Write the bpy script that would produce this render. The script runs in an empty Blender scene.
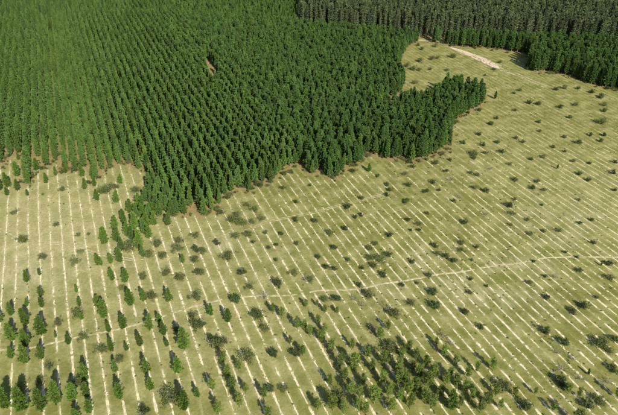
import bpy, math, random
import numpy as np

# ------------------------------------------------------------------ camera, sky, sun
F = 620.0                       # focal length in photo pixels (photo is 618 x 415)
CX, CY, HOR = 309.0, 207.5, -160.0
PITCH = math.atan((CY - HOR) / F)
H = 117.0                       # flying height, from the 3.6 m row spacing
VPX = 30.0                      # planting rows vanish here on the horizon
SHX = 0.0                     # shadows vanish here
SUN_EL = math.radians(32)
SP, CP = math.sin(PITCH), math.cos(PITCH)

scene = bpy.context.scene
cam_d = bpy.data.cameras.new('camera'); cam = bpy.data.objects.new('camera', cam_d)
scene.collection.objects.link(cam); scene.camera = cam
cam_d.sensor_width = 36.0; cam_d.lens = 36.0 * F / 618.0
cam_d.clip_start = 1.0; cam_d.clip_end = 20000.0
cam.location = (0, 0, H); cam.rotation_euler = (math.pi / 2 - PITCH, 0, 0)


def hdir(px):
    """horizontal unit direction of a point px on the horizon"""
    v = (HOR - CY) / F
    a = np.array([(px - CX) / F, CP - v * SP]); return a / np.linalg.norm(a)


SHD = hdir(SHX)                 # the way shadows fall
ROW = hdir(VPX)                 # the way the rows run
NRM = np.array([ROW[1], -ROW[0]])
sun_az = math.atan2(-SHD[0], -SHD[1])       # compass angle towards the sun, from +Y to +X

world = bpy.data.worlds.new('World'); scene.world = world; world.use_nodes = True
wn = world.node_tree.nodes; wl = world.node_tree.links
sky = wn.new('ShaderNodeTexSky'); sky.sky_type = 'NISHITA'; sky.sun_disc = False
sky.sun_elevation = SUN_EL; sky.sun_rotation = sun_az; sky.altitude = 100
wn['Background'].inputs['Strength'].default_value = 0.085
wl.new(sky.outputs[0], wn['Background'].inputs['Color'])
sun_d = bpy.data.lights.new('sun', 'SUN'); sun = bpy.data.objects.new('sun', sun_d)
scene.collection.objects.link(sun)
sun_d.energy = 5.0; sun_d.angle = math.radians(0.53); sun_d.color = (1.0, 0.93, 0.82)
sun.location = (0, 0, 300)
sun.rotation_euler = (math.pi / 2 - SUN_EL, 0, math.pi - sun_az)
scene.view_settings.view_transform = 'Standard'; scene.view_settings.look = 'None'
scene.view_settings.exposure = 0.85; scene.view_settings.gamma = 1.0
scene.view_settings.use_curve_mapping = False
scene.render.engine = 'CYCLES'
scene.cycles.max_bounces = 6; scene.cycles.diffuse_bounces = 3
scene.cycles.transmission_bounces = 3; scene.cycles.glossy_bounces = 2
scene.cycles.caustics_reflective = False; scene.cycles.caustics_refractive = False

rng = np.random.default_rng(7); random.seed(7)
COL = scene.collection


# ------------------------------------------------------------------ pixel <-> ground
def ground(px, py):
    px = np.asarray(px, float); py = np.asarray(py, float)
    u = (px - CX) / F; v = (py - CY) / F
    t = H / (SP + v * CP)
    return np.stack([u * t, (CP - v * SP) * t], -1)


def to_px(P, z=0.0):
    P = np.asarray(P, float)
    dz = z - H
    fw = P[..., 1] * CP - dz * SP
    dn = -P[..., 1] * SP - dz * CP
    return np.stack([CX + F * P[..., 0] / fw, CY + F * dn / fw], -1)


def px_height(px, py, hpx):
    """metres for something hpx tall standing at a pixel on the ground"""
    k = CP * (py - HOR) / H
    g = PITCH + math.atan((py - CY) / F)
    return hpx / (k * math.cos(g))


def inside(P, poly):
    x, y = P[:, 0], P[:, 1]; res = np.zeros(len(P), bool); n = len(poly)
    for i in range(n):
        x1, y1 = poly[i]; x2, y2 = poly[(i + 1) % n]
        c = ((y1 > y) != (y2 > y))
        with np.errstate(divide='ignore', invalid='ignore'):
            xi = (x2 - x1) * (y - y1) / (y2 - y1) + x1
        res ^= c & (x < xi)
    return res


def dist_poly(P, poly, closed=True):
    d = np.full(len(P), 1e9); n = len(poly)
    for i in range(n if closed else n - 1):
        a = poly[i]; b = poly[(i + 1) % n]; ab = b - a
        t = np.clip(((P - a) @ ab) / max(ab @ ab, 1e-9), 0, 1)
        d = np.minimum(d, np.linalg.norm(P - (a + t[:, None] * ab), axis=1))
    return d


S_ROW = float((ground(83, 230) - ground(5.3, 230)) @ NRM) / 7.0
R0 = float(ground(39.3, 230) @ NRM)
RA = float(ground(30 + 0.20 * 400, 240) @ NRM)      # rows are set closer towards the right of the field
RB = float(ground(30 + 0.68 * 400, 240) @ NRM)
SA_, SB_ = 0.95 * S_ROW, 0.81 * S_ROW


def row_number(r):
    r = np.asarray(r, float)
    return (np.minimum(r, RA) - R0) / S_ROW + np.clip(r - RA, 0, RB - RA) / SA_ + np.maximum(r - RB, 0) / SB_


def row_r(n):
    na = float(row_number(RA)); nb = float(row_number(RB)); n = np.asarray(n, float)
    return R0 + np.minimum(n, na) * S_ROW + np.clip(n - na, 0, nb - na) * SA_ + np.maximum(n - nb, 0) * SB_


def gp(pts): return np.array([ground(x, y) for x, y in pts])


EDGE = [(-70, 172), (-12, 168), (0, 160), (4, 168), (10, 157), (14, 155), (22, 154), (24, 184), (31, 186), (32, 158), (41, 157), (42, 168), (49, 169),
        (50, 162), (58, 163), (60, 173), (68, 174), (69, 170), (77, 172), (80, 166), (88, 170), (96, 180), (100, 178), (101, 172), (112, 167),
        (125, 163), (135, 169), (147, 172), (149, 184), (150, 193), (153, 203), (160, 205), (166, 202), (172, 212), (182, 217),
        (192, 214), (203, 217), (212, 213), (219, 206), (222, 196), (230, 197), (239, 188), (249, 193), (258, 183),
        (267, 186), (277, 178), (294, 165), (305, 168), (312, 176), (322, 172), (330, 178), (338, 179), (343, 168), (357, 166), (364, 158), (373, 156),
        (383, 158), (392, 161), (401, 159), (412, 164), (430, 158), (446, 152), (452, 139), (449, 126), (460, 119),
        (470, 113), (484, 105), (481, 97), (465, 92), (448, 91), (437, 100), (425, 107), (417, 105), (405, 107),
        (392, 109), (376, 111), (369, 109), (372, 106), (385, 100), (400, 94), (405, 86), (400, 78), (397, 70), (401, 60), (405, 52),
        (411, 46), (420, 43.5), (412, 41.5), (298, 31), (206, 24), (150, 21), (0, 18), (-80, 16)]
P_MAIN = gp(EDGE)
P_RIGHT = gp([(424, 43.5), (432, 41.5), (459, 47), (480, 48), (502, 50), (529, 55), (527, 68), (534, 72), (545, 73), (562, 74), (579, 80), (599, 87),
              (618, 91), (690, 108), (690, 55), (618, 50.5), (560, 47.5), (502, 45), (459, 43)])
P_GREY = gp([(300, 28), (412, 38.5), (500, 42.5), (618, 47.5), (700, 52), (700, -32), (306, -32)])
P_BACK = gp([(-85, 16.6), (0, 18.6), (150, 21.6), (206, 24.6), (297, 31), (296, 10), (297, -30), (-85, -30)])
HOLE = gp([(204, 61), (211, 60), (218, 75), (222, 87), (211, 87)])
MIDLINE = gp([(190, 34), (300, 168)])          # rowed young stand to its left, closed stand to its right
LTRACK = [(-40, 353), (3, 350), (34, 347), (77, 336), (100, 332), (134, 325), (167, 315), (195, 306), (225, 298), (260, 294.5), (282, 295), (300, 293.5),
          (318, 290), (343, 290), (363, 288.5), (382, 284), (396, 282), (414, 279), (436, 274), (463, 271.5), (480, 268),
          (500, 265.5), (518, 264), (542, 258.5), (578, 256.5), (618, 257), (670, 258)]
UTRACK = [(205, 239), (229, 233), (248, 229.5), (270, 221), (300, 215.5), (318, 211.5), (334, 206), (363, 199), (386, 193)]
WTRACK = [(-30, 222), (0, 229), (12, 236), (18, 240), (50, 243), (70, 246), (94, 254), (134, 261), (154, 261)]
FTRACK = [(497, 67), (503, 70), (516, 74), (528, 79), (545, 87)]


# ------------------------------------------------------------------ materials
def mat(name):
    m = bpy.data.materials.new(name); m.use_nodes = True
    nt = m.node_tree; nt.nodes.clear()
    out = nt.nodes.new('ShaderNodeOutputMaterial')
    return m, nt, out


def N(nt, typ, **kw):
    n = nt.nodes.new(typ)
    for k, v in kw.items(): setattr(n, k, v)
    return n


def mixrgb(nt, a, b, fac, blend='MIX'):
    n = N(nt, 'ShaderNodeMix', data_type='RGBA', blend_type=blend)
    for sock, v in ((n.inputs[0], fac), (n.inputs[6], a), (n.inputs[7], b)):
        if hasattr(v, 'default_value') or hasattr(v, 'is_linked'): nt.links.new(v, sock)
        elif isinstance(v, (int, float)): sock.default_value = v
        else: sock.default_value = (*v, 1)
    return n.outputs[2]


def mathn(nt, op, a, b=0.0, clamp=False):
    n = N(nt, 'ShaderNodeMath', operation=op, use_clamp=clamp)
    for i, v in enumerate((a, b)):
        if hasattr(v, 'is_linked'): nt.links.new(v, n.inputs[i])
        else: n.inputs[i].default_value = v
    return n.outputs[0]


def noise(nt, vec, scale, detail=3, rough=0.6):
    n = N(nt, 'ShaderNodeTexNoise'); n.inputs['Scale'].default_value = scale
    n.inputs['Detail'].default_value = detail; n.inputs['Roughness'].default_value = rough
    if vec is not None: nt.links.new(vec, n.inputs['Vector'])
    return n.outputs['Fac']


def ramp(nt, fac, lo, hi):
    n = N(nt, 'ShaderNodeMapRange'); n.clamp = True
    n.inputs[1].default_value = lo; n.inputs[2].default_value = hi
    nt.links.new(fac, n.inputs[0]); return n.outputs[0]


def leaf_material(name, dark, light, dry, transl=0.28):
    m, nt, out = mat(name)
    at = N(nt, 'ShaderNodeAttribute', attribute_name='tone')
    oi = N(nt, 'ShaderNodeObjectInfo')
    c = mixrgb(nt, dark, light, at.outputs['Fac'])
    c = mixrgb(nt, c, dry, mathn(nt, 'MULTIPLY', ramp(nt, oi.outputs['Random'], 0.45, 1.0), 0.5))
    h = N(nt, 'ShaderNodeHueSaturation'); nt.links.new(c, h.inputs['Color'])
    rv = N(nt, 'ShaderNodeMath', operation='MULTIPLY_ADD'); nt.links.new(oi.outputs['Random'], rv.inputs[0])
    rv.inputs[1].default_value = 7.31; rv.inputs[2].default_value = 0.0
    fr = mathn(nt, 'FRACT', rv.outputs[0])
    vv = N(nt, 'ShaderNodeMapRange'); nt.links.new(fr, vv.inputs[0]); vv.inputs[3].default_value = 0.72; vv.inputs[4].default_value = 1.28
    nt.links.new(vv.outputs[0], h.inputs['Value'])
    d = N(nt, 'ShaderNodeBsdfDiffuse'); nt.links.new(h.outputs[0], d.inputs[0])
    t = N(nt, 'ShaderNodeBsdfTranslucent')
    tc = mixrgb(nt, h.outputs[0], (0.9, 1.0, 0.35), 0.5, 'MULTIPLY'); nt.links.new(tc, t.inputs[0])
    mx = N(nt, 'ShaderNodeMixShader'); mx.inputs[0].default_value = transl
    nt.links.new(d.outputs[0], mx.inputs[1]); nt.links.new(t.outputs[0], mx.inputs[2])
    gl = N(nt, 'ShaderNodeBsdfGlossy'); gl.inputs['Roughness'].default_value = 0.5; gl.inputs[0].default_value = (0.8, 0.85, 0.8, 1)
    m2 = N(nt, 'ShaderNodeMixShader'); m2.inputs[0].default_value = 0.012
    nt.links.new(mx.outputs[0], m2.inputs[1]); nt.links.new(gl.outputs[0], m2.inputs[2])
    nt.links.new(m2.outputs[0], out.inputs[0])
    return m


def plain_noise_material(name, a, b, scale, rough=0.9, bump=0.3):
    m, nt, out = mat(name)
    tc = N(nt, 'ShaderNodeTexCoord')
    nz = noise(nt, tc.outputs['Object'], scale, 4)
    c = mixrgb(nt, a, b, ramp(nt, nz, 0.3, 0.7))
    p = N(nt, 'ShaderNodeBsdfPrincipled'); p.inputs['Roughness'].default_value = rough
    p.inputs['Specular IOR Level'].default_value = 0.15
    nt.links.new(c, p.inputs['Base Color'])
    b_ = N(nt, 'ShaderNodeBump'); b_.inputs['Strength'].default_value = bump; b_.inputs['Distance'].default_value = 0.1
    nt.links.new(nz, b_.inputs['Height']); nt.links.new(b_.outputs[0], p.inputs['Normal'])
    nt.links.new(p.outputs[0], out.inputs[0])
    return m


M_PINE_A = leaf_material('pine_needles_young', (0.050, 0.104, 0.024), (0.108, 0.192, 0.044), (0.122, 0.188, 0.034))
M_PINE_B = leaf_material('pine_needles_closed', (0.040, 0.088, 0.023), (0.092, 0.172, 0.040), (0.118, 0.180, 0.036))
M_FIELD = leaf_material('pine_needles_field', (0.050, 0.095, 0.016), (0.105, 0.180, 0.026), (0.110, 0.165, 0.034))
M_OLIVE = leaf_material('olive_leaves', (0.060, 0.086, 0.020), (0.125, 0.152, 0.042), (0.118, 0.130, 0.045))
M_DARK = leaf_material('dark_leaves', (0.034, 0.058, 0.016), (0.075, 0.108, 0.032), (0.090, 0.110, 0.042))
M_BRIGHT = leaf_material('bright_leaves', (0.066, 0.108, 0.018), (0.150, 0.208, 0.036), (0.108, 0.130, 0.036), 0.30)
M_GREY = leaf_material('grey_green_leaves', (0.050, 0.086, 0.036), (0.114, 0.154, 0.064), (0.116, 0.140, 0.058))
M_DEAD = plain_noise_material('dead_twigs', (0.10, 0.09, 0.07), (0.19, 0.17, 0.14), 8)
M_BARK = plain_noise_material('bark', (0.10, 0.075, 0.055), (0.22, 0.17, 0.13), 6)
M_PALEBARK = plain_noise_material('pale_bark', (0.13, 0.11, 0.09), (0.25, 0.21, 0.18), 5)
M_STRAW = plain_noise_material('pale_row_litter', (0.34, 0.30, 0.16), (0.68, 0.61, 0.43), 0.7, 0.95, 0.5)


def ground_material():
    m, nt, out = mat('field_ground')
    tc = N(nt, 'ShaderNodeTexCoord'); O = tc.outputs['Object']
    mp = N(nt, 'ShaderNodeMapping'); nt.links.new(O, mp.inputs[0])
    ang = math.atan2(ROW[1], ROW[0])
    mp.inputs['Rotation'].default_value = (0, 0, -ang)      # x runs along the rows, y across them
    sep = N(nt, 'ShaderNodeSeparateXYZ'); nt.links.new(mp.outputs[0], sep.inputs[0])
    ms = N(nt, 'ShaderNodeMapping'); nt.links.new(mp.outputs[0], ms.inputs[0]); ms.inputs['Scale'].default_value = (0.16, 1, 1)
    n_big = noise(nt, O, 0.022, 4, 0.55); n_mid = noise(nt, O, 0.16, 5, 0.65)
    n_fine = noise(nt, O, 1.1, 5, 0.7); n_long = noise(nt, ms.outputs[0], 0.9, 4, 0.65)
    cov = N(nt, 'ShaderNodeAttribute', attribute_name='cover'); sc = N(nt, 'ShaderNodeSeparateColor')
    nt.links.new(cov.outputs['Color'], sc.inputs[0])
    litter, sand, dry = sc.outputs[0], sc.outputs[1], sc.outputs[2]
    green = mixrgb(nt, (0.116, 0.126, 0.026), (0.184, 0.182, 0.050), ramp(nt, n_mid, 0.32, 0.70))
    green = mixrgb(nt, green, (0.092, 0.108, 0.020), mathn(nt, 'MULTIPLY', ramp(nt, n_big, 0.52, 0.72), 0.6))
    tan = mixrgb(nt, (0.258, 0.244, 0.098), (0.412, 0.380, 0.200), ramp(nt, n_fine, 0.3, 0.7))
    # across-row banding: straw beside each row, greener midway
    rr_ = mathn(nt, 'MULTIPLY', sep.outputs[1], -1.0)
    n1_ = mathn(nt, 'DIVIDE', mathn(nt, 'SUBTRACT', mathn(nt, 'MINIMUM', rr_, RA), R0), S_ROW)
    n2_ = mathn(nt, 'DIVIDE', mathn(nt, 'MINIMUM', mathn(nt, 'MAXIMUM', mathn(nt, 'SUBTRACT', rr_, RA), 0.0), RB - RA), SA_)
    n3_ = mathn(nt, 'DIVIDE', mathn(nt, 'MAXIMUM', mathn(nt, 'SUBTRACT', rr_, RB), 0.0), SB_)
    ph = mathn(nt, 'MULTIPLY', mathn(nt, 'ADD', mathn(nt, 'ADD', n1_, n2_), n3_), 2 * math.pi)
    band = mathn(nt, 'MULTIPLY_ADD', mathn(nt, 'COSINE', ph), 0.5); band.node.inputs[2].default_value = 0.5
    f = mathn(nt, 'MULTIPLY', ramp(nt, n_mid, 0.45, 0.72), 0.45)
    f = mathn(nt, 'ADD', f, mathn(nt, 'MULTIPLY', mathn(nt, 'POWER', band, 3.0), mathn(nt, 'MULTIPLY', ramp(nt, n_long, 0.36, 0.62), 0.5)))
    f = mathn(nt, 'ADD', f, mathn(nt, 'MULTIPLY', mathn(nt, 'SUBTRACT', n_fine, 0.5), 0.55))
    f = mathn(nt, 'ADD', f, mathn(nt, 'MULTIPLY', dry, 0.85), True)
    c = mixrgb(nt, green, tan, f)
    c = mixrgb(nt, c, (0.60, 0.53, 0.37), mathn(nt, 'MULTIPLY', sand, ramp(nt, n_long, 0.36, 0.62)))
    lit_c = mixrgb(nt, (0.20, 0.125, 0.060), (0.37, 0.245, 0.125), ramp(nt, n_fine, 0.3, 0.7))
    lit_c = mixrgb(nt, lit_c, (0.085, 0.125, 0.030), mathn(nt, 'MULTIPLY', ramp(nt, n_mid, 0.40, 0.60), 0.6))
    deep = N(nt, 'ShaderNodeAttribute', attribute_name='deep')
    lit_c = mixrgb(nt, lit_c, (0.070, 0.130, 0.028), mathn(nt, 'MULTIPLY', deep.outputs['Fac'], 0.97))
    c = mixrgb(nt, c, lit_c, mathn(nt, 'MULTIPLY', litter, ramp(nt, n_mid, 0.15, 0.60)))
    p = N(nt, 'ShaderNodeBsdfPrincipled'); p.inputs['Roughness'].default_value = 0.95
    p.inputs['Specular IOR Level'].default_value = 0.1; nt.links.new(c, p.inputs['Base Color'])
    b = N(nt, 'ShaderNodeBump'); b.inputs['Strength'].default_value = 0.5; b.inputs['Distance'].default_value = 0.25
    nt.links.new(n_fine, b.inputs['Height']); nt.links.new(b.outputs[0], p.inputs['Normal'])
    nt.links.new(p.outputs[0], out.inputs[0])
    return m


def track_material(name, a, b, grass, lo, hi):
    m, nt, out = mat(name)
    tc = N(nt, 'ShaderNodeTexCoord'); O = tc.outputs['Object']
    n1 = noise(nt, O, 0.9, 4, 0.7); n2 = noise(nt, O, 0.12, 3, 0.6)
    c = mixrgb(nt, a, b, ramp(nt, n1, 0.3, 0.7))
    c = mixrgb(nt, grass, c, ramp(nt, mathn(nt, 'ADD', mathn(nt, 'MULTIPLY', n1, 0.6), mathn(nt, 'MULTIPLY', n2, 0.4)), lo, hi))
    p = N(nt, 'ShaderNodeBsdfPrincipled'); p.inputs['Roughness'].default_value = 0.95
    p.inputs['Specular IOR Level'].default_value = 0.1; nt.links.new(c, p.inputs['Base Color'])
    nt.links.new(p.outputs[0], out.inputs[0])
    return m


# ------------------------------------------------------------------ object helpers
def mesh_obj(name, verts, faces, material, parent=None, link=True):
    me = bpy.data.meshes.new(name); me.from_pydata(verts, [], faces); me.update()
    for mm in (material if isinstance(material, list) else [material]): me.materials.append(mm)
    o = bpy.data.objects.new(name, me)
    if link: COL.objects.link(o)
    if parent: o.parent = parent
    return o


def tag(o, label=None, cat=None, group=None, kind=None):
    if label: o['label'] = label
    if cat: o['category'] = cat
    if group: o['group'] = group
    if kind: o['kind'] = kind
    return o


# ------------------------------------------------------------------ ground
fx = np.concatenate([[-9000, -4000, -2000, -1000, -600], np.arange(-420, 561, 2.0), [700, 1100, 2000, 4000, 9000]])
fy = np.concatenate([[-6000, -2000, -600, -100, 30], np.arange(80, 420, 1.6), np.arange(420, 800, 4.0), [900, 1200, 2000, 4000, 8000, 14000]])
gx, gy = np.meshgrid(fx, fy); GP = np.stack([gx.ravel(), gy.ravel()], 1)
nx, ny = len(fx), len(fy)
idx = np.arange(nx * ny).reshape(ny, nx)
gfaces = np.stack([idx[:-1, :-1], idx[:-1, 1:], idx[1:, 1:], idx[1:, :-1]], -1).reshape(-1, 4)
gme = bpy.data.meshes.new('ground')
gme.from_pydata(np.column_stack([GP, np.zeros(len(GP))]).tolist(), [], gfaces.tolist())
ground_o = bpy.data.objects.new('ground', gme); COL.objects.link(ground_o)
tag(ground_o, 'olive and straw coloured grass ground of the thinned plantation', 'ground', kind='structure')


def smooth_noise(P, scale, seed):
    r = np.random.default_rng(seed); res = np.zeros(len(P))
    for k in range(7):
        a = r.uniform(0, 2 * math.pi); w = r.uniform(0.6, 1.7) * scale
        res += np.sin(P @ np.array([math.cos(a), math.sin(a)]) * w + r.uniform(0, 6.28))
    return res / 7 ** 0.5


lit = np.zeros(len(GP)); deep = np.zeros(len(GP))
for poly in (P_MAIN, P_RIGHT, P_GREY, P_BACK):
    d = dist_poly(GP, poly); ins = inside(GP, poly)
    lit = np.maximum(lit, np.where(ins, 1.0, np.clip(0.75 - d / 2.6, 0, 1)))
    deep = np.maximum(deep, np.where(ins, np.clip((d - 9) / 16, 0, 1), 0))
px = np.clip(to_px(np.where(GP[:, 1:2] > 30, GP, [[0, 31.0]])), -400, 1000)
X, Y = px[:, 0], px[:, 1]


def blob(cx, cy, rx, ry): return np.exp(-(((X - cx) / rx) ** 2 + ((Y - cy) / ry) ** 2))


dry = (0.62 * blob(25, 225, 130, 75) + 0.22 * blob(150, 330, 170, 90) + 0.20 * blob(460, 285, 80, 50) + 0.10 * blob(560, 230, 120, 90)
       + 0.15 * blob(240, 215, 80, 40) + 0.08 * smooth_noise(GP, 0.05, 3))
dry = dry - 0.13 * blob(420, 390, 150, 70) - 0.10 * blob(330, 205, 90, 50)
sand = (0.5 * blob(446, 281, 18, 7) + 0.22 * blob(475, 297, 26, 10) + 0.7 * blob(392, 290, 12, 7) + 0.8 * blob(417, 256, 9, 9) + 0.8 * blob(453, 124, 7, 4)
        + 0.4 * blob(210, 68, 7, 9) + 0.5 * blob(520, 265, 30, 8) + 0.4 * blob(225, 245, 18, 6) + 0.35 * blob(25, 265, 40, 18) + 0.6 * blob(385, 103, 16, 6)
        + 0.2 * blob(505, 300, 40, 22) + 0.15 * blob(560, 225, 60, 25))
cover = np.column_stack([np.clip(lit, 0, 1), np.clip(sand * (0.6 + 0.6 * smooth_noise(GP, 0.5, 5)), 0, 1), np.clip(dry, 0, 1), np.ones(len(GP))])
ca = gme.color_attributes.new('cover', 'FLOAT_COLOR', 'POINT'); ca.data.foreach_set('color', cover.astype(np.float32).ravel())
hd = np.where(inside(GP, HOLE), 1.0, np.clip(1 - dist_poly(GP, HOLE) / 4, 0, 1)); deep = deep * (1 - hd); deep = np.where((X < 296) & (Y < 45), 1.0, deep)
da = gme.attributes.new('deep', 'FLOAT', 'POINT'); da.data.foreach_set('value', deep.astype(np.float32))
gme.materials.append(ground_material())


# tracks: thin sheets with uneven edges
def resample(pts, step):
    P = gp(pts); out = []
    for a, b in zip(P[:-1], P[1:]):
        n = max(1, int(np.linalg.norm(b - a) / step))
        out += [a + (b - a) * k / n for k in range(n)]
    out.append(P[-1]); return np.array(out)


def ribbon(name, pts, width, offs, z, material, label, seed, gap=0.0, wob=0.35):
    r = np.random.default_rng(seed); P = resample(pts, 0.9)
    for _ in range(2): P[1:-1] = (P[:-2] + 2 * P[1:-1] + P[2:]) / 4
    T = np.gradient(P, axis=0); T /= np.linalg.norm(T, axis=1)[:, None]; Nn = np.stack([-T[:, 1], T[:, 0]], 1)
    v, f = [], []
    wand = smooth_noise(P, 0.12, seed) * 0.35
    for o_ in offs:
        keep = smooth_noise(P, 0.5, seed + int(o_ * 10) + 50) > gap
        b0 = len(v)
        for k in range(len(P)):
            w1, w2 = width * r.uniform(1 - wob, 1 + wob, 2) / 2
            c = P[k] + Nn[k] * (o_ + wand[k])
            a_ = c - Nn[k] * w1; b_ = c + Nn[k] * w2
            v += [(a_[0], a_[1], z), (c[0], c[1], z + 0.03), (b_[0], b_[1], z)]
        for k in range(len(P) - 1):
            if keep[k]:
                i = b0 + 3 * k; f += [(i, i + 3, i + 4, i + 1), (i + 1, i + 4, i + 5, i + 2)]
    o = mesh_obj(name, v, f, material); tag(o, label, 'track', kind='structure'); return o


GRASS = (0.22, 0.20, 0.08)
M_TRACK = track_material('track_soil', (0.36, 0.31, 0.18), (0.54, 0.48, 0.32), GRASS, 0.38, 0.58)
M_TRACK2 = track_material('track_soil_faint', (0.38, 0.34, 0.20), (0.52, 0.46, 0.31), GRASS, 0.44, 0.62)
M_SANDY = track_material('bare_sand', (0.42, 0.31, 0.23), (0.60, 0.49, 0.39), (0.26, 0.22, 0.10), 0.36, 0.54)
ribbon('track', LTRACK, 0.75, (0.0,), 0.012, M_TRACK, 'pale wheel track crossing all the rows low in the picture', 11, -1.1)
ribbon('track', UTRACK, 0.40, (-0.5, 0.5), 0.016, M_TRACK2, 'short pale track below the pointed forest corner', 12, -0.8)
ribbon('track', WTRACK, 0.5, (-0.5, 0.5), 0.014, M_TRACK2, 'faint broken track across the pale grass at far left', 13, -0.6)
ribbon('track', FTRACK, 1.3, (-1.3, 1.3), 0.018, M_TRACK2, 'faint track leading on from the bare sandy strip', 14, -0.8)
ROADL = [(300, 30), (340, 33.5), (412, 40), (500, 43.8), (618, 49), (690, 53)]
ribbon('forest_road', ROADL, 4.0, (0,), 0.012, M_TRACK2, 'narrow road between the near and the far forest stands', 15, -5)
# bare sandy strip in three strips with grass between
SA = gp([(449, 46.5), (461, 49.5), (477, 55), (490, 60.5), (498, 65)]); SB = gp([(450.5, 48), (465, 54.5), (482, 62), (492, 67), (500, 69)])
v, f = [], []
nS = 40
for k in range(nS + 1):
    t = k / nS * 4; i = min(int(t), 3); u = t - i
    a = SA[i] * (1 - u) + SA[i + 1] * u; b = SB[i] * (1 - u) + SB[i + 1] * u
    for j in range(7):
        s = j / 6 + (rng.uniform(-0.04, 0.04) if 0 < k < nS else 0)
        q = a * (1 - s) + b * s; v.append((q[0], q[1], 0.015 + 0.012 * rng.random()))
for k in range(nS):
    for j in range(6):
        if j == 3 and 0.12 < k / nS < 0.8 and rng.random() < 0.45: continue
        if j in (0, 5) and rng.random() < 0.06: continue
        i = k * 7 + j; f.append((i, i + 1, i + 8, i + 7))
tag(mesh_obj('sand_strip', v, f, M_SANDY), 'bare pinkish sand strip at the far end of the field', 'sand', kind='structure')


# planting rows: low broken ridges of pale litter, one mesh per row, parts of the ground
corner = np.array([ground(-25, 425), ground(645, 425), ground(645, 60), ground(-25, 60), ground(395, 45), ground(-25, 150)])
r_all = corner @ NRM
i_lo, i_hi = int(math.floor(row_number(r_all.min()))), int(math.ceil(row_number(r_all.max())))
row_dat = []
for i in range(i_lo, i_hi + 1):
    r = np.random.default_rng(1000 + i)
    s = np.arange(60, 800, 0.75)
    wob = 0.10 * np.sin(s * 0.05 + i) + 0.04 * np.sin(s * 0.21 + 2 * i)
    P = NRM * row_r(i) + s[:, None] * ROW + wob[:, None] * NRM
    q = to_px(P)
    ok = (q[:, 0] > -25) & (q[:, 0] < 645) & (q[:, 1] < 428) & (q[:, 1] > 40)
    for poly, mg in ((P_MAIN, 1.0), (P_RIGHT, 6.0), (P_GREY, 3.0), (P_BACK, 3.0)):
        ok &= ~(inside(P, poly)); ok &= dist_poly(P, poly) > mg * 0.6
    if ok.sum() < 6: continue
    P0 = np.where(ok)[0]
    nz = np.cumsum(r.normal(0, 1, len(s))); nz = nz - np.convolve(nz, np.ones(25) / 25, 'same')
    nz /= nz.std() + 1e-6
    thr = r.uniform(-2.0, -0.6)
    fade = np.clip((215 - q[:, 1]) / 100, 0, 1) * 2.0 + np.where((q[:, 1] > 330) & (q[:, 0] > 330) & (q[:, 0] < 470), 0.7, 0) \
        + np.where((q[:, 1] < 215) & (q[:, 0] > 230) & (q[:, 0] < 470), 0.5, 0)
    run = nz + 0.35 * r.normal(0, 1, len(s)) > thr + fade
    ok &= run
    base_w = r.uniform(0.15, 0.25)
    wid = base_w * (0.8 + 0.4 * r.random(len(s))) * np.clip(0.8 + 0.35 * nz, 0.4, 1.3) * np.clip(1.0 - (270 - q[:, 1]) / 240, 0.4, 1.15)
    lat = r.normal(0, 0.035, len(s)); v, f = [], []
    for k in range(len(s) - 1):
        if not (ok[k] and ok[k + 1]): continue
        b = len(v)
        for m in (k, k + 1) if r.random() > 0.16 else ():
            for off, z in ((-wid[m] + lat[m], 0.004), (lat[m], 0.03 + 0.03 * (m * 7919 % 13) / 13), (wid[m] * (0.7 + 0.6 * (m * 31 % 7) / 7) + lat[m], 0.004)):
                x, y = P[m] + NRM * off; v.append((x, y, z))
        if len(v) > b: f += [(b, b + 1, b + 4, b + 3), (b + 1, b + 2, b + 5, b + 4)]
        for _ in range(r.integers(0, 3) if q[k, 1] > 150 else 0):                    # a small heap of litter beside the strip
            c = P[k] + ROW * r.uniform(-0.4, 0.4) + NRM * r.normal(0, 0.17)
            L = r.uniform(0.10, 0.36); w = r.uniform(0.06, 0.17); b = len(v); z = r.uniform(0.04, 0.12)
            for ea, eb, ez in ((-1, 0, 0), (-0.3, -1, 0), (0.6, -0.8, 0), (1, 0.1, 0), (0.4, 1, 0), (-0.5, 0.9, 0), (0.05, 0, 1)):
                q_ = c + ROW * (ea * L * r.uniform(0.7, 1.2)) + NRM * (eb * w * r.uniform(0.7, 1.3)); v.append((q_[0], q_[1], ez * z))
            f += [(b + j, b + (j + 1) % 6, b + 6) for j in range(6)]
    if f: mesh_obj('planting_row', v, f, M_STRAW, ground_o)


# ------------------------------------------------------------------ plants: shapes
class Geo:
    def __init__(self): self.v, self.f, self.t = [], [], []

    def tri(self, a, b, c, tone):
        n = len(self.v); self.v += [a, b, c]; self.f.append((n, n + 1, n + 2)); self.t += [tone] * 3

    def tube(self, a, b, ra, rb, sides=5):
        a, b = np.array(a, float), np.array(b, float); d = b - a; d = d / (np.linalg.norm(d) + 1e-9)
        u = np.cross(d, [0.3, 0.9, 0.2]); u /= np.linalg.norm(u) + 1e-9; w = np.cross(d, u); n = len(self.v)
        for c, r in ((a, ra), (b, rb)):
            for k in range(sides):
                t = 2 * math.pi * k / sides; self.v.append(tuple(c + r * (u * math.cos(t) + w * math.sin(t)))); self.t.append(0.5)
        for k in range(sides):
            k2 = (k + 1) % sides; self.f.append((n + k, n + k2, n + sides + k2, n + sides + k))

    def mesh(self, name, material):
        me = bpy.data.meshes.new(name); me.from_pydata([tuple(map(float, p)) for p in self.v], [], self.f)
        at = me.attributes.new('tone', 'FLOAT', 'POINT'); at.data.foreach_set('value', np.array(self.t, np.float32))
        me.materials.append(material); me.update(); return me


def unit(v): return v / (np.linalg.norm(v) + 1e-9)


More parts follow.
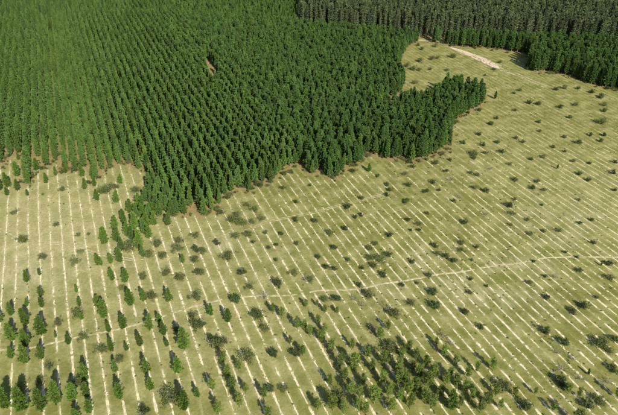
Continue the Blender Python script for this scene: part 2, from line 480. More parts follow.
def tuft(g, c, out, r, size, n, tone, wide=0.33):
    for _ in range(n):
        d = unit(out + r.normal(0, 0.65, 3)); side = unit(np.cross(d, r.normal(0, 1, 3)))
        L = size * r.uniform(0.7, 1.25); w = L * wide * r.uniform(0.8, 1.3)
        b = c + r.normal(0, size * 0.18, 3)
        g.tri(b - side * w, b + side * w, b + d * L, float(np.clip(tone + r.normal(0, 0.15), 0, 1)))


def pine(h, rad, seed, zb=0.22, whorls=15, arms=6, tufts=4, per=5, size=0.62, top=0.8):
    """conifer: tapered stem with limbs in whorls; needle tufts along the limbs"""
    r = np.random.default_rng(seed); T, C = Geo(), Geo()
    bend = r.normal(0, 0.012 * h, 2)
    ax = lambda z: np.array([bend[0] * (z / h) ** 2, bend[1] * (z / h) ** 2, z])
    for k in range(4): T.tube(ax(h * k / 4 * 0.97), ax(h * (k + 1) / 4 * 0.97), 0.014 * h * (1 - k / 4.4), 0.014 * h * (1 - (k + 1) / 4.4), 5)
    la, lb, lc = r.uniform(0, 6.28, 3)
    lop = lambda a, t: 1 + 0.22 * math.sin(a + la + 3 * t) + 0.12 * math.sin(7 * t + lb)
    for k in range(whorls):
        t = (k + r.uniform(0, 0.5)) / whorls; z = h * (zb + (0.96 - zb) * t)
        prof = min(1.0, 0.55 + 2.2 * t) * (1 - t) ** top + 0.07
        for j in range(arms):
            a = 2 * math.pi * (j + r.uniform(-0.3, 0.3)) / arms + k * 1.3
            L = rad * prof * r.uniform(0.6, 1.3) * lop(a, t); up = r.uniform(0.05, 0.45) + 0.5 * t
            d = unit(np.array([math.cos(a), math.sin(a), up])); base = ax(z)
            e = base + d * L
            T.tube(base, e, 0.018 + 0.01 * L, 0.006, 3)
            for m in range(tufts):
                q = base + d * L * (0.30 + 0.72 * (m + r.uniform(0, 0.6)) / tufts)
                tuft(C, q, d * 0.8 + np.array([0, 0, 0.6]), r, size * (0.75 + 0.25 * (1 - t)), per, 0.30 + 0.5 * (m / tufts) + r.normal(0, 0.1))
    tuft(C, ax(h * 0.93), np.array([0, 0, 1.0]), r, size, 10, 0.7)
    return T, C


def bush(seed, width, stems, clumps, leaves, lsize, flat=0.75, low=0.18, airy=0.5):
    """shrub of unit height: several leaning stems, leaf clumps round their forks"""
    r = np.random.default_rng(seed); T, C = Geo(), Geo()
    lobes = []
    for k in range(stems):
        a = 2 * math.pi * k / stems + r.uniform(-0.5, 0.5); rr = width / 2 * r.uniform(0.35, 0.8)
        p1 = np.array([math.cos(a) * rr * 0.45, math.sin(a) * rr * 0.45, r.uniform(0.25, 0.45)])
        p2 = np.array([math.cos(a) * rr, math.sin(a) * rr, r.uniform(0.45, 0.9) * flat + 0.12])
        T.tube((r.normal(0, 0.03), r.normal(0, 0.03), -0.02), p1, 0.03, 0.02, 4); T.tube(p1, p2, 0.02, 0.008, 3)
        lobes += [p1, p2]
    lobes.append(np.array([0, 0, 0.75]))
    for k in range(clumps):
        b = lobes[r.integers(len(lobes))]
        c = b + r.normal(0, 1, 3) * np.array([width * 0.13, width * 0.13, 0.13])
        c[2] = np.clip(c[2], low, 0.97); tone = r.uniform(0.15, 0.85)
        T.tube(b, c, 0.008, 0.004, 3)
        for _ in range(leaves):
            p = c + r.normal(0, 1, 3) * 0.075 * (0.6 + airy); d = unit(r.normal(0, 1, 3)); s = unit(np.cross(d, r.normal(0, 1, 3)))
            L = lsize * r.uniform(0.7, 1.3)
            C.tri(p - s * L * 0.5, p + s * L * 0.5, p + d * L, float(np.clip(tone + r.normal(0, 0.12), 0, 1)))
    return T, C


def sapling(seed, width=0.38, leaves=24, arms=28):
    """open crowned young tree of unit height: leader, limbs, loose leaf sprays"""
    r = np.random.default_rng(seed); T, C = Geo(), Geo()
    top = np.array([r.normal(0, 0.03), r.normal(0, 0.03), 0.96])
    T.tube((0, 0, -0.02), top * 0.5, 0.022, 0.015, 5); T.tube(top * 0.5, top, 0.015, 0.005, 4)
    for k in range(arms):
        t = 0.22 + 0.74 * (k + r.random()) / arms; a = k * 2.4 + r.uniform(-0.4, 0.4)
        L = width / 2 * (0.45 + 0.75 * math.sin(math.pi * min(1, (t - 0.1) * 1.05))) * r.uniform(0.6, 1.2)
        d = unit(np.array([math.cos(a), math.sin(a), r.uniform(0.3, 0.9)])); b = top * t; e = b + d * L
        T.tube(b, e, 0.009, 0.003, 3); tone = r.uniform(0.2, 0.9)
        for m in range(3):
            c = b + (e - b) * (0.45 + 0.3 * m) + r.normal(0, 0.02, 3)
            for _ in range(leaves):
                p = c + r.normal(0, 0.032, 3); dd = unit(r.normal(0, 1, 3)); s = unit(np.cross(dd, r.normal(0, 1, 3))); q = 0.038 * r.uniform(0.7, 1.3)
                C.tri(p - s * q * 0.5, p + s * q * 0.5, p + dd * q, float(np.clip(tone + r.normal(0, 0.12), 0, 1)))
    return T, C


def dead_bush(seed):
    r = np.random.default_rng(seed); T, C = Geo(), Geo()
    T.tube((0, 0, -0.02), (0.02, 0, 0.35), 0.03, 0.02, 4)
    for k in range(10):
        a = k * 2.4; d = unit(np.array([math.cos(a), math.sin(a), r.uniform(0.4, 1.3)])); b = np.array([0.02, 0, 0.1 + 0.025 * k]); e = b + d * r.uniform(0.45, 0.75)
        C.tube(b, e, 0.022, 0.01, 3)
        for m in range(5):
            c = b + (e - b) * r.uniform(0.4, 1); C.tube(c, c + unit(d + r.normal(0, 0.7, 3)) * r.uniform(0.15, 0.32), 0.012, 0.005, 3)
    for me in (T, C):
        z = max(p[2] for p in me.v); k = min(1.0, 0.99 / z); me.v = [tuple(np.array(p) * k) for p in me.v]
    return T, C


def grey_tree(h, rad, seed):
    """tall narrow stand tree: clear pale stem, loose drooping upper crown"""
    r = np.random.default_rng(seed); T, C = Geo(), Geo(); bend = r.normal(0, 0.015 * h, 2)
    ax = lambda z: np.array([bend[0] * (z / h) ** 2, bend[1] * (z / h) ** 2, z])
    for k in range(4): T.tube(ax(h * k / 4 * 0.97), ax(h * (k + 1) / 4 * 0.97), 0.011 * h * (1 - k / 4.4), 0.011 * h * (1 - (k + 1) / 4.4), 5)
    for k in range(56):
        t = (k + r.random()) / 56; z = h * (0.14 + 0.82 * t)
        prof = 0.35 + 0.65 * math.sin(math.pi * min(1, 0.15 + 0.85 * t)); a = k * 2.4 + r.uniform(-0.4, 0.4); L = rad * prof * r.uniform(0.6, 1.2)
        d = unit(np.array([math.cos(a), math.sin(a), r.uniform(0.1, 0.8)])); b = ax(z); e = b + d * L
        T.tube(b, e, 0.03, 0.01, 3)
        for m in range(3):
            tuft(C, b + (e - b) * (0.4 + 0.3 * m), np.array([d[0], d[1], 0.25]), r, 0.5, 9, r.uniform(0.1, 0.9), 0.4)
    tuft(C, ax(h * 0.95), np.array([0, 0, 1.0]), r, 0.7, 8, 0.6)
    return T, C


def variants(key, maker, n, leafmat, barkmat):
    out = []
    for k in range(n):
        T, C = maker(k)
        out.append((T.mesh('trunk', barkmat), C.mesh('crown', leafmat)))
    return out


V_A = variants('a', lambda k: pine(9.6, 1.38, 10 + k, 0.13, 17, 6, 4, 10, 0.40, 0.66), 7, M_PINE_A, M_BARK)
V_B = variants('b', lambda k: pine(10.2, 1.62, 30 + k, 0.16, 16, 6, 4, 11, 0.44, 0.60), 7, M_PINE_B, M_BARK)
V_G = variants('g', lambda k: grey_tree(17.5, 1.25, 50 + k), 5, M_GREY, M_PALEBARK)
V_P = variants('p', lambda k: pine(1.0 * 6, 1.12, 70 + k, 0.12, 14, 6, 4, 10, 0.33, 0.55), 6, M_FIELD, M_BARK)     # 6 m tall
V_S = variants('s', lambda k: bush(90 + k, 1.45, 8, 44, 28, 0.072, 0.75, 0.12, 0.7), 5, M_OLIVE, M_PALEBARK)
V_D = variants('d', lambda k: bush(110 + k, 1.4, 7, 44, 28, 0.085, 0.75, 0.06, 0.5), 5, M_DARK, M_BARK)
V_T = variants('t', lambda k: sapling(130 + k), 5, M_BRIGHT, M_BARK)
V_W = variants('w', lambda k: dead_bush(150 + k), 3, M_DEAD, M_DEAD)


def plant(name, var, xy, scale, rz, label, cat, group, tilt=(0, 0)):
    e = bpy.data.objects.new(name, None); COL.objects.link(e)
    e.empty_display_size = 0.5
    e.location = (float(xy[0]), float(xy[1]), 0.0); e.rotation_euler = (tilt[0], tilt[1], rz)
    e.scale = scale if isinstance(scale, tuple) else (scale,) * 3
    for nm, me in zip(('trunk', 'crown'), var):
        o = bpy.data.objects.new(nm, me); COL.objects.link(o); o.parent = e
    return tag(e, label, cat, group)


# ------------------------------------------------------------------ stands: tree positions on the planting grid
def stand(polys, step, jr, js, seed, s_row=S_ROW, keep=0.95, holes=()):
    r = np.random.default_rng(seed); P0 = np.concatenate(polys); rr = P0 @ NRM; ss = P0 @ ROW
    i0, i1 = int(math.floor(row_number(rr.min()))), int(math.ceil(row_number(rr.max()))); out, rid = [], []
    for i in range(i0, i1 + 1):
        s = np.arange(ss.min(), ss.max(), step) + r.uniform(0, step); s = s + r.normal(0, js, len(s))
        Q = NRM * row_r(i) + s[:, None] * ROW + r.normal(0, jr, len(s))[:, None] * NRM
        ok = np.zeros(len(s), bool)
        for p in polys: ok |= inside(Q, p)
        for p in holes: ok &= ~inside(Q, p)
        ok &= r.random(len(s)) < keep
        out.append(Q[ok]); rid.append(np.full(ok.sum(), i))
    return np.concatenate(out), np.concatenate(rid)


def crop(P, rid=None):
    q = to_px(P); ok = (q[:, 0] > -75) & (q[:, 0] < 690) & (q[:, 1] > -40)
    return (P[ok], rid[ok]) if rid is not None else P[ok]


mA, mB = MIDLINE
side = lambda P: (mB[0] - mA[0]) * (P[:, 1] - mA[1]) - (mB[1] - mA[1]) * (P[:, 0] - mA[0])
PA, rA = crop(*stand([P_MAIN], 1.8, 0.12, 0.3, 21, holes=(HOLE,)))
leftside = side(PA) * side(np.array([ground(60, 120)])) > 0
PA, rA = PA[leftside], rA[leftside]
gap_row = int(round(float(row_number(ground(62, 128) @ NRM))))
rr = np.random.default_rng(5); row_keep = {i: rr.uniform(0.86, 1.0) for i in range(-400, 400)}
row_keep[gap_row] = 0.2
for a in (ground(110, 70), ground(145, 105), ground(20, 90)):
    row_keep[int(round(float(row_number(a @ NRM))))] = 0.62
kk = np.array([rr.random() < row_keep[i] for i in rA]); PA = PA[kk]
PB, _ = crop(*stand([P_MAIN], 2.0, 0.32, 0.5, 22, keep=0.95, holes=(HOLE,)))
PB = PB[~(side(PB) * side(np.array([ground(60, 120)])) > 0)]
PR, _ = crop(*stand([P_RIGHT], 2.1, 0.4, 0.5, 23, keep=0.95))
PG, _ = crop(*stand([P_GREY], 2.7, 0.5, 0.7, 24, keep=0.94))
PN, _ = crop(*stand([P_BACK], 2.8, 0.5, 0.6, 25, keep=0.94))


def mass(name, P, var, seed, smin, smax, label, wid=(0.88, 1.12)):
    """the rest of a stand: one object whose points carry trees"""
    r = np.random.default_rng(seed); n = len(P)
    me = bpy.data.meshes.new(name); me.vertices.add(n)
    me.vertices.foreach_set('co', np.column_stack([P, np.zeros(n)]).astype(np.float32).ravel())
    w = r.uniform(*wid, n); hs = r.uniform(smin, smax, n)
    for nm, dat, typ, key in (('rotz', np.column_stack([r.normal(0, 0.02, n), r.normal(0, 0.02, n), r.uniform(0, 6.283, n)]), 'FLOAT_VECTOR', 'vector'),
                              ('size', np.column_stack([w * hs, w * hs, hs]), 'FLOAT_VECTOR', 'vector'), ('pick', r.integers(0, len(var), n), 'INT', 'value')):
        a = me.attributes.new(nm, typ, 'POINT'); a.data.foreach_set(key, dat.astype(np.int32 if typ == 'INT' else np.float32).ravel())
    o = bpy.data.objects.new(name, me); COL.objects.link(o); tag(o, label, 'forest', kind='stuff')
    ng = bpy.data.node_groups.new(name + '_nodes', 'GeometryNodeTree')
    ng.interface.new_socket('Geometry', in_out='INPUT', socket_type='NodeSocketGeometry')
    ng.interface.new_socket('Geometry', in_out='OUTPUT', socket_type='NodeSocketGeometry')
    gi = ng.nodes.new('NodeGroupInput'); go = ng.nodes.new('NodeGroupOutput')
    join = ng.nodes.new('GeometryNodeJoinGeometry')
    for T, C in reversed(var):
        one = ng.nodes.new('GeometryNodeJoinGeometry')
        for src in (T, C):
            so = bpy.data.objects.new('tree_pattern', src)
            oi = ng.nodes.new('GeometryNodeObjectInfo'); oi.inputs['Object'].default_value = so; oi.inputs['As Instance'].default_value = False
            ng.links.new(oi.outputs['Geometry'], one.inputs[0])
        g2 = ng.nodes.new('GeometryNodeGeometryToInstance'); ng.links.new(one.outputs[0], g2.inputs[0]); ng.links.new(g2.outputs[0], join.inputs[0])
    iop = ng.nodes.new('GeometryNodeInstanceOnPoints'); iop.inputs['Pick Instance'].default_value = True

    def attr(nm, typ):
        a = ng.nodes.new('GeometryNodeInputNamedAttribute'); a.data_type = typ; a.inputs[0].default_value = nm; return a.outputs[0]
    ng.links.new(gi.outputs[0], iop.inputs['Points']); ng.links.new(join.outputs[0], iop.inputs['Instance'])
    ng.links.new(attr('pick', 'INT'), iop.inputs['Instance Index'])
    e2r = ng.nodes.new('FunctionNodeEulerToRotation'); ng.links.new(attr('rotz', 'FLOAT_VECTOR'), e2r.inputs[0])
    ng.links.new(e2r.outputs[0], iop.inputs['Rotation']); ng.links.new(attr('size', 'FLOAT_VECTOR'), iop.inputs['Scale'])
    ng.links.new(iop.outputs[0], go.inputs[0])
    md = o.modifiers.new('trees', 'NODES'); md.node_group = ng
    return o


ONES = ['', 'first', 'second', 'third', 'fourth', 'fifth', 'sixth', 'seventh', 'eighth', 'ninth', 'tenth', 'eleventh', 'twelfth', 'thirteenth', 'fourteenth',
        'fifteenth', 'sixteenth', 'seventeenth', 'eighteenth', 'nineteenth']
TENS = ['', '', 'twenty', 'thirty', 'forty', 'fifty', 'sixty', 'seventy', 'eighty', 'ninety']


def ordinal(n):
    if n < 20: return ONES[n]
    t = TENS[n // 10]
    return t[:-1] + 'ieth' if n % 10 == 0 else t + '-' + ONES[n % 10]


def from_left(idx, xs):
    """place of each chosen tree counted from the left within its column of the picture"""
    cnt, res = {}, {}
    for i in sorted(idx, key=lambda j: xs[j]):
        c = column(xs[i]); cnt[c] = cnt.get(c, 0) + 1; res[i] = ordinal(cnt[c])
    return res


COLUMN = [(100, 'far left'), (200, 'left'), (310, 'left of centre'), (415, 'right of centre'), (515, 'right'), (9999, 'far right')]


def column(x):
    for lim, nm in COLUMN:
        if x < lim: return nm


def split_nearest(P, polys, n):
    """the n trees that show largest: in the frame, near the stand's open front edge, nearest first"""
    q = to_px(P); vis = (q[:, 0] > 2) & (q[:, 0] < 616) & (q[:, 1] > 5)
    score = np.where(vis, q[:, 1], -999); order = np.argsort(-score); return order[:n], order[n:]


rI = np.random.default_rng(99)
PALL = np.concatenate([PA, PB]); isA = np.arange(len(PALL)) < len(PA)
dE = dist_poly(PALL, P_MAIN)
q = to_px(PALL); vis = (q[:, 0] > 2) & (q[:, 0] < 612)
score = np.where(vis, q[:, 1] - 1.3 * np.maximum(dE - 4, 0) + np.where(dE < 5, 25, 0), -999)
order = np.argsort(-score); near = order[:235]
rowid = np.round(row_number(PALL @ NRM)).astype(int)
first_row = rowid[near[isA[near]]].min(); back = {}
for i in sorted(near, key=lambda j: -q[j, 1]):
    if isA[i]: back.setdefault(rowid[i], []).append(i)
EO = from_left([i for i in near if not isA[i]], q[:, 0])
for i in near:
    a = isA[i]; var = (V_A if a else V_B)[rI.integers(7)]; s = rI.uniform(0.84, 1.1) if a else rI.uniform(0.78, 1.1)
    s *= rI.uniform(0.68, 1.02) if dE[i] < 3.5 else 1.0
    w = s * rI.uniform(0.9, 1.15); c = column(q[i, 0])
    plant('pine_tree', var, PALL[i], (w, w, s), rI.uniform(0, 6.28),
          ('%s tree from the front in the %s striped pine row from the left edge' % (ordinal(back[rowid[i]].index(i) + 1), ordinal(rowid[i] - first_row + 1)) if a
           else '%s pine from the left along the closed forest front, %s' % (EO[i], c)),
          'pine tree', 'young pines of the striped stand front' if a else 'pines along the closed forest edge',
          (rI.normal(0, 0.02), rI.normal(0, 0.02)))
rest = np.ones(len(PALL), bool); rest[near] = False
mass('rowed_pine_stand', PALL[rest & isA], V_A, 1, 0.84, 1.10, 'green pine stand in clear rows filling the upper left')
mass('closed_pine_stand', PALL[rest & ~isA], V_B, 2, 0.74, 1.12, 'dark closed pine stand in the upper middle')

qr = to_px(PR); dR = dist_poly(PR, P_RIGHT)
score = np.where((qr[:, 0] < 612), qr[:, 1] * 0 - dR + 0.02 * qr[:, 1], -999)
frontR = gp([(424, 43.5), (459, 47), (502, 50), (529, 55), (527, 68), (545, 73), (562, 74), (579, 80), (599, 87), (618, 91), (660, 100)])
dF = dist_poly(PR, frontR, False); score = np.where(qr[:, 0] < 612, -dF, -999); order = np.argsort(-score)[:80]
RO = from_left(order, qr[:, 0])
for i in order:
    s = rI.uniform(0.85, 1.2); w = s * rI.uniform(0.9, 1.1)
    plant('pine_tree', V_B[rI.integers(7)], PR[i], (w, w, s), rI.uniform(0, 6.28),
          '%s dark pine from the left edging the stand behind the field, %s' % (RO[i], column(qr[i, 0])), 'pine tree', 'pines edging the far right stand')
rest = np.ones(len(PR), bool); rest[order] = False
mass('far_pine_stand', PR[rest], V_B, 3, 0.85, 1.2, 'dark pine stand behind the field at upper right')

qg = to_px(PG); frontG = gp([(300, 28), (412, 38.5), (500, 42.5), (618, 47.5)]); dG = dist_poly(PG, frontG, False)
order = np.argsort(np.where((qg[:, 0] > 298) & (qg[:, 0] < 614), dG, 9e9))[:150]
GO = from_left(order, qg[:, 0])
for i in order:
    s = rI.uniform(0.85, 1.12); w = s * rI.uniform(0.9, 1.15)
    plant('grey_green_tree', V_G[rI.integers(5)], PG[i], (w, w, s), rI.uniform(0, 6.28),
          '%s tall grey-green tree from the left fronting the farthest stand, %s' % (GO[i], column(qg[i, 0])), 'tree', 'front trees of the grey stand')
rest = np.ones(len(PG), bool); rest[order] = False
mass('grey_stand', PG[rest], V_G, 4, 0.85, 1.14, 'tall grey-green stand along the top right')
mass('back_pine_stand', PN, V_A, 6, 0.72, 0.95, 'low bright green pine stand along the top left')

# ------------------------------------------------------------------ single plants in the field: x, y of the foot in the photo, height in photo pixels
PINES = [(7.5, 188, 16), (7.5, 196, 9), (0, 191, 15), (18, 177, 16), (18, 191, 12), (19, 160, 8), (28, 196, 7), (36.5, 171, 13), (46.5, 184, 11), (56, 176, 10),
         (82, 177, 13), (85, 190, 12), (93, 179, 13), (95, 187, 10), (98, 201, 12), (121, 184, 10), (117, 203, 13), (116, 232, 17), (118, 242, 15), (105, 245, 18),
         (124, 225, 16), (128, 237, 16), (135, 231, 19), (130, 214, 15), (139, 208, 15), (143, 218, 15), (147, 229, 16), (149, 239, 15), (152, 216, 15), (155, 226, 15),
         (168, 226, 14), (140, 249, 20), (111, 264, 11), (101, 266, 9), (121, 263, 15), (113, 281, 15), (126, 283, 17), (131, 307, 21), (144, 302, 16), (169, 302, 16),
         (104, 318, 21), (123, 330, 17), (109, 333, 12), (150, 330, 19), (160, 325, 13), (164, 336, 16), (183, 264, 10), (27, 283, 15), (40, 276, 8), (41, 297, 12), (42, 308, 12),
         (12, 316, 15), (27, 307, 10), (0, 323, 15), (12, 341, 21), (26, 326, 20), (42, 336, 22), (77, 293, 9), (80, 306, 10), (82, 320, 9), (98, 266, 13), (98, 307, 13),
         (12, 359, 14), (26, 347, 19), (26, 364, 21), (42, 360, 17), (56, 338, 7), (69, 345, 12), (86, 381, 19), (88, 398, 17), (90, 414, 15), (58, 404, 24), (74, 402, 20), (76, 424, 17),
         (42, 411, 24), (7, 409, 23), (24, 411, 26), (112, 352, 15), (127, 351, 9), (116, 373, 14), (140, 347, 15), (147, 374, 17), (151, 390, 14), (120, 400, 18), (167, 347, 9),
         (184, 351, 25), (178, 374, 18), (185, 411, 21), (198, 397, 11), (211, 316, 15), (228, 323, 16), (451, 410, 21), (588, 375, 7), (601, 266, 5), (557, 169, 5), (495, 99, 8), (369, 172, 9)]
OLIVES = [(14, 214, 5), (62, 191, 6), (43, 195, 3), (105, 193, 13), (115, 189, 8), (136, 192, 7), (56, 226, 5), (130, 250, 12), (157, 246, 9), (152, 298, 8), (148, 257, 8), (143, 279, 7),
          (179, 242, 7), (178, 250, 8), (163, 258, 8), (166, 274, 7), (180, 280, 8), (195, 237, 6), (195, 262, 8), (198, 274, 7), (196, 299, 8), (193, 317, 7), (123, 290, 6), (23, 242, 8),
          (43, 259, 7), (76, 263, 7), (78, 317, 10), (58, 326, 8), (81, 253, 5), (84, 339, 7), (79, 384, 8), (50, 368, 6), (40, 384, 7), (20, 391, 9), (120, 362, 7), (102, 352, 8), (172, 403, 14),
          (197, 328, 9), (227, 259, 9), (236, 238, 8), (248, 236, 7), (294, 275, 6), (250, 289, 7), (258, 318, 11), (202, 274, 6), (203, 253, 7), (219, 346, 11), (249, 361, 11), (265, 331, 8),
          (284, 391, 6), (339, 401, 11), (392, 351, 11), (330, 235, 7), (310, 281, 7), (370, 250, 6), (376, 245, 5), (381, 262, 9), (374, 268, 8), (370, 259, 6), (369, 298, 10), (325, 301, 6),
          (394, 316, 10), (419, 225, 5), (437, 255, 5), (461, 244, 6), (461, 251, 5), (411, 305, 6), (470, 294, 5), (530, 235, 5), (559, 232, 5), (611, 280, 6), (529, 284, 5), (600, 346, 10),
          (610, 353, 6), (600, 404, 9), (405, 175, 5), (474, 156, 8), (486, 154, 5), (477, 176, 5), (476, 189, 6), (427, 214, 4), (523, 143, 5), (543, 158, 5), (510, 165, 4), (573, 162, 4),
          (537, 182, 5), (544, 191, 4), (512, 215, 6), (515, 200, 4), (511, 226, 4), (579, 201, 4), (539, 105, 6), (520, 91, 4), (565, 89, 6), (605, 106, 6), (576, 106, 6), (515, 111, 4),
          (602, 124, 9), (540, 132, 4), (500, 63, 4), (435, 47, 5), (420, 62, 6), (432, 60, 6), (438, 59, 5), (453, 58, 7), (407, 67, 6), (413, 70, 6), (419, 71, 5), (430, 70, 4), (447, 71, 4),
          (402, 73, 6), (415, 84, 6), (501, 389, 9), (430, 380, 9), (404, 376, 9), (221, 214, 7), (231, 221, 7), (238, 217, 8), (239, 224, 9), (245, 225, 7),
          (252, 224, 6), (247, 206, 6), (262, 220, 6), (255, 211, 8)]
DARKS = [(197, 251, 8), (177, 331, 7), (78, 236, 5), (89, 235, 4), (144, 413, 8), (217, 244, 6), (253, 243, 4), (266, 234, 6), (281, 235, 6), (243, 274, 8), (269, 249, 5), (276, 246, 5), (276, 261, 5),
         (297, 245, 6), (278, 286, 12), (235, 302, 10), (202, 326, 7), (210, 338, 6), (273, 356, 9), (296, 356, 9), (270, 391, 7), (315, 222, 6), (345, 230, 7), (390, 236, 6), (334, 249, 7), (318, 258, 5),
         (348, 261, 6), (326, 268, 6), (334, 270, 5), (388, 256, 7), (362, 269, 5), (383, 277, 8), (359, 286, 5), (336, 301, 9), (408, 221, 6), (419, 231, 5), (411, 231, 4), (435, 247, 6),
         (446, 258, 7), (453, 262, 7), (477, 248, 5), (465, 224, 8), (472, 261, 4), (412, 263, 6), (429, 277, 7), (402, 286, 5), (417, 284, 4), (432, 294, 9), (434, 308, 10), (471, 280, 5), (487, 287, 4),
         (464, 313, 6), (527, 221, 5), (543, 232, 4), (580, 224, 5), (592, 221, 5), (593, 244, 5), (565, 253, 4), (577, 258, 4), (609, 265, 7), (580, 272, 6), (545, 277, 4), (534, 262, 4), (547, 299, 6),
         (584, 308, 10), (572, 313, 7), (596, 298, 4), (413, 168, 6), (435, 164, 6), (408, 186, 6), (406, 203, 7), (426, 193, 7), (433, 183, 6), (439, 191, 5), (446, 172, 5), (450, 161, 5), (463, 144, 6),
         (474, 159, 5), (483, 146, 6), (479, 135, 5), (471, 174, 5), (486, 192, 7), (454, 202, 5), (516, 139, 5), (564, 138, 5), (579, 144, 7), (590, 136, 6), (604, 136, 6), (601, 142, 6), (553, 148, 5),
         (565, 152, 4), (502, 153, 6), (531, 160, 5), (589, 164, 4), (615, 163, 5), (613, 174, 7), (579, 175, 6), (588, 181, 6), (615, 191, 5), (515, 181, 6), (533, 189, 6), (510, 207, 8), (542, 206, 4),
         (529, 104, 6), (556, 90, 5), (578, 89, 5), (592, 93, 6), (601, 98, 7), (604, 112, 6), (560, 108, 6), (514, 94, 4), (570, 118, 5), (539, 123, 5), (497, 119, 5), (491, 125, 6), (497, 143, 5),
         (485, 76, 4), (494, 70, 4), (418, 46, 5), (422, 50, 5), (436, 308, 8), (466, 314, 7), (481, 328, 6), (545, 333, 9), (565, 345, 11), (614, 341, 7), (613, 371, 8), (562, 385, 11), (527, 409, 11),
         (588, 408, 9), (353, 172, 6), (378, 177, 5), (387, 186, 6), (390, 191, 6), (387, 196, 5), (348, 208, 8), (355, 218, 5), (361, 216, 5), (361, 199, 5), (310, 186, 4), (284, 175, 6), (283, 189, 5), (296, 203, 5),
         (296, 221, 6), (271, 179, 8)]
BRIGHTS = [(345, 380, 13), (360, 398, 14), (352, 350, 12), (368, 358, 12), (389, 398, 15), (405, 383, 13), (418, 395, 14), (432, 408, 15), (412, 372, 12), (402, 358, 12), (450, 378, 12), (472, 400, 13), (460, 408, 14), (358, 412, 15), (344, 414, 14), (318, 410, 13), (290, 345, 10), (500, 410, 12), (535, 395, 9), (223, 365, 15), (228, 378, 15), (233, 391, 15), (239, 371, 12), (246, 394, 13), (264, 400, 14), (240, 408, 16), (213, 392, 14), (219, 416, 15), (268, 419, 13), (273, 314, 12), (282, 319, 13),
           (298, 330, 14), (304, 331, 12), (310, 337, 13), (322, 343, 14), (331, 353, 15), (341, 369, 16), (351, 396, 16), (318, 326, 12), (325, 334, 12), (355, 371, 19), (374, 404, 19), (363, 386, 14), (372, 372, 14), (385, 366, 17), (383, 385, 16),
           (398, 386, 18), (380, 340, 14), (388, 331, 12), (333, 411, 17), (303, 356, 12), (330, 386, 13), (317, 307, 8), (337, 314, 8), (325, 313, 9), (306, 308, 10), (444, 357, 14), (457, 389, 15), (467, 379, 14), (493, 371, 15), (487, 406, 15),
           (514, 397, 11), (428, 389, 18), (464, 393, 13), (480, 413, 14), (476, 373, 12), (496, 396, 12), (568, 394, 11), (578, 398, 12), (575, 426, 18), (617, 399, 14), (440, 398, 15), (415, 390, 14), (400, 402, 15), (425, 404, 16),
           (420, 379, 16), (425, 368, 15), (408, 394, 16), (434, 376, 14), (410, 409, 17), (446, 385, 15), (398, 371, 14), (436, 346, 10), (408, 352, 13), (416, 360, 13), (391, 413, 15), (366, 416, 15), (455, 366, 12), (553, 412, 10)]
DEADS = [(265, 299, 7), (451, 181, 7), (490, 170, 5), (459, 198, 5), (486, 216, 6), (355, 301, 6), (362, 307, 6), (555, 278, 5), (557, 354, 6), (563, 371, 7), (582, 381, 6), (444, 338, 7), (372, 330, 7), (608, 384, 6),
         (388, 312, 8), (572, 360, 6), (450, 345, 6), (17, 212, 5)]

lt = np.array(LTRACK)


def band(x, y):
    yt = float(np.interp(x, lt[:, 0], lt[:, 1]))
    if y < 78: return 'up by the sandy strip'
    if y < 125: return 'high up near the far stands'
    if x < 103 and y < 205: return 'just below the striped forest front'
    if 103 <= x < 176 and 195 <= y < 252: return 'in the clump off the forest corner'
    if y < 192: return 'level with the forest tip'
    if y < yt - 62: return 'well above the lower track'
    if y < yt - 28: return 'midway above the lower track'
    if y < yt: return 'close above the lower track'
    if y < yt + 42: return 'close below the lower track'
    if y < 386: return 'well below the lower track'
    return 'by the bottom edge'


def place(lst, kind, name, cat, var, unit_h, group, seed, wide=(0.9, 1.15), hs=1.0):
    r = np.random.default_rng(seed); cells = {}
    for it in lst: cells.setdefault((band(it[0], it[1]), column(it[0])), []).append(it)
    for (b, c), items in cells.items():
        items.sort(); n = len(items)
        for k, (x, y, hp) in enumerate(items):
            if n == 1: lead = 'only %s' % kind
            else: lead = '%s %s from the left' % (ordinal(k + 1), kind)
            lab = lead + ', ' + (b if b.startswith(('in the clump', 'just below')) else b + ', ' + c)
            h = px_height(x, y, hp) * hs * (0.88 if kind == 'young pine' and y > 280 else 1.0); s = h / unit_h; w = s * r.uniform(*wide)
            plant(name, var[r.integers(len(var))], ground(x, y), (w, w, s), r.uniform(0, 6.28), lab, cat, group, (r.normal(0, 0.03), r.normal(0, 0.03)))


place(PINES, 'young pine', 'young_pine', 'young pine', V_P, 6.0, 'young pines left standing along the field rows', 41, (0.95, 1.25), 1.0)
TIP = [(152, 196, 18), (157, 203, 19), (163, 211, 18), (153, 207, 17), (146, 203, 16), (160, 217, 17), (150, 220, 16), (145, 235, 16), (137, 219, 16), (133, 241, 15), (172, 217, 17), (166, 205, 19),
       (122, 251, 14), (143, 257, 13), (156, 213, 18), (168, 213, 18), (176, 215, 18), (160, 195, 18), (149, 190, 17), (142, 212, 16)]
place(TIP, 'broad dark pine', 'broad_pine', 'pine tree', V_A, 9.6, 'broad pines joining the clump to the forest tip', 47, (1.15, 1.5), 1.05)
place(OLIVES, 'olive shrub', 'olive_shrub', 'shrub', V_S, 1.0, 'olive shrubs scattered over the grass', 42, (0.9, 1.3), 0.72)
place(DARKS, 'dark shrub', 'dark_shrub', 'shrub', V_D, 1.0, 'dark shrubs scattered over the grass', 43, (0.85, 1.3), 0.62)
place(BRIGHTS, 'bright sapling', 'bright_sapling', 'sapling', V_T, 1.0, 'bright green saplings along the lower rows', 44, (0.75, 1.1), 0.85)
place(DEADS, 'bare grey bush', 'bare_bush', 'bush', V_W, 1.0, 'bare grey bushes in the rows', 45)

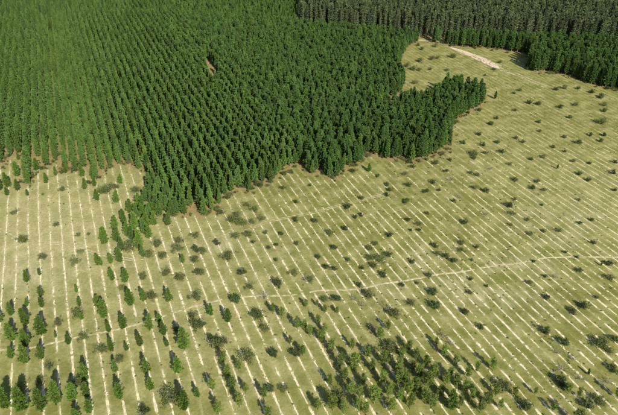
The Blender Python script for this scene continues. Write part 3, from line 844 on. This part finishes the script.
u = np.arange(150, 640, 0.9); r = np.random.default_rng(77)
U = NRM * row_r(gap_row) + u[:, None] * ROW + r.normal(0, 0.55, len(u))[:, None] * NRM
U = U[inside(U, P_MAIN)]
uo = mass('understorey_shrubs', U, V_P, 78, 0.22, 0.5, 'bright green undergrowth filling the open row at upper left', (1.0, 1.5)); uo['category'] = 'undergrowth'

r = np.random.default_rng(83); E = []
for poly, a0, a1 in ((P_MAIN, 0, 76), (P_RIGHT, 0, 13)):
    for a_, b_ in zip(poly[a0:a1], poly[a0 + 1:a1 + 1]):
        n = int(np.linalg.norm(b_ - a_) * 0.55)
        E.append(a_ + (b_ - a_) * r.random((n, 1)) + r.normal(0, 1.5, (n, 2)))
eo = mass('edge_undergrowth', np.concatenate(E), V_D[:3] + V_S[:3] + V_T[:2], 84, 0.5, 1.7, 'low ragged undergrowth along the forest edges', (0.9, 1.5)); eo['category'] = 'undergrowth'

# uncounted low weeds along and between the rows
r = np.random.default_rng(61); W = []
for i in range(i_lo, i_hi + 1):
    s = r.uniform(70, 640, 220); W.append(NRM * row_r(i) + s[:, None] * ROW + (r.normal(0, 0.25, 220) + r.choice([0.3, 0.3, 0.3, 1.8], 220))[:, None] * NRM)
W = np.concatenate(W); qw = to_px(W); ok = (qw[:, 0] > -10) & (qw[:, 0] < 628) & (qw[:, 1] < 425) & (qw[:, 1] > 60)
for p in (P_MAIN, P_RIGHT): ok &= ~inside(W, p)
dens = np.clip(0.25 + 0.4 * np.exp(-((qw[:, 0] - 540) / 120) ** 2 - ((qw[:, 1] - 370) / 60) ** 2) + 0.5 * np.exp(-((qw[:, 0] - 520) / 160) ** 2) + 0.25 * smooth_noise(W, 0.06, 8), 0.03, 1)
W = W[ok & (r.random(len(W)) < dens)]
wo = mass('low_weeds', W, V_D[:1] + V_S[:5], 9, 0.10, 0.34, 'tiny dark weeds dotted along the field rows', (0.9, 1.6)); wo['category'] = 'weeds'
print('TREES', len(PA), len(PB), len(PR), len(PG), len(PN), 'weeds', len(W), 'S_ROW', S_ROW, 'rows', i_lo, i_hi)
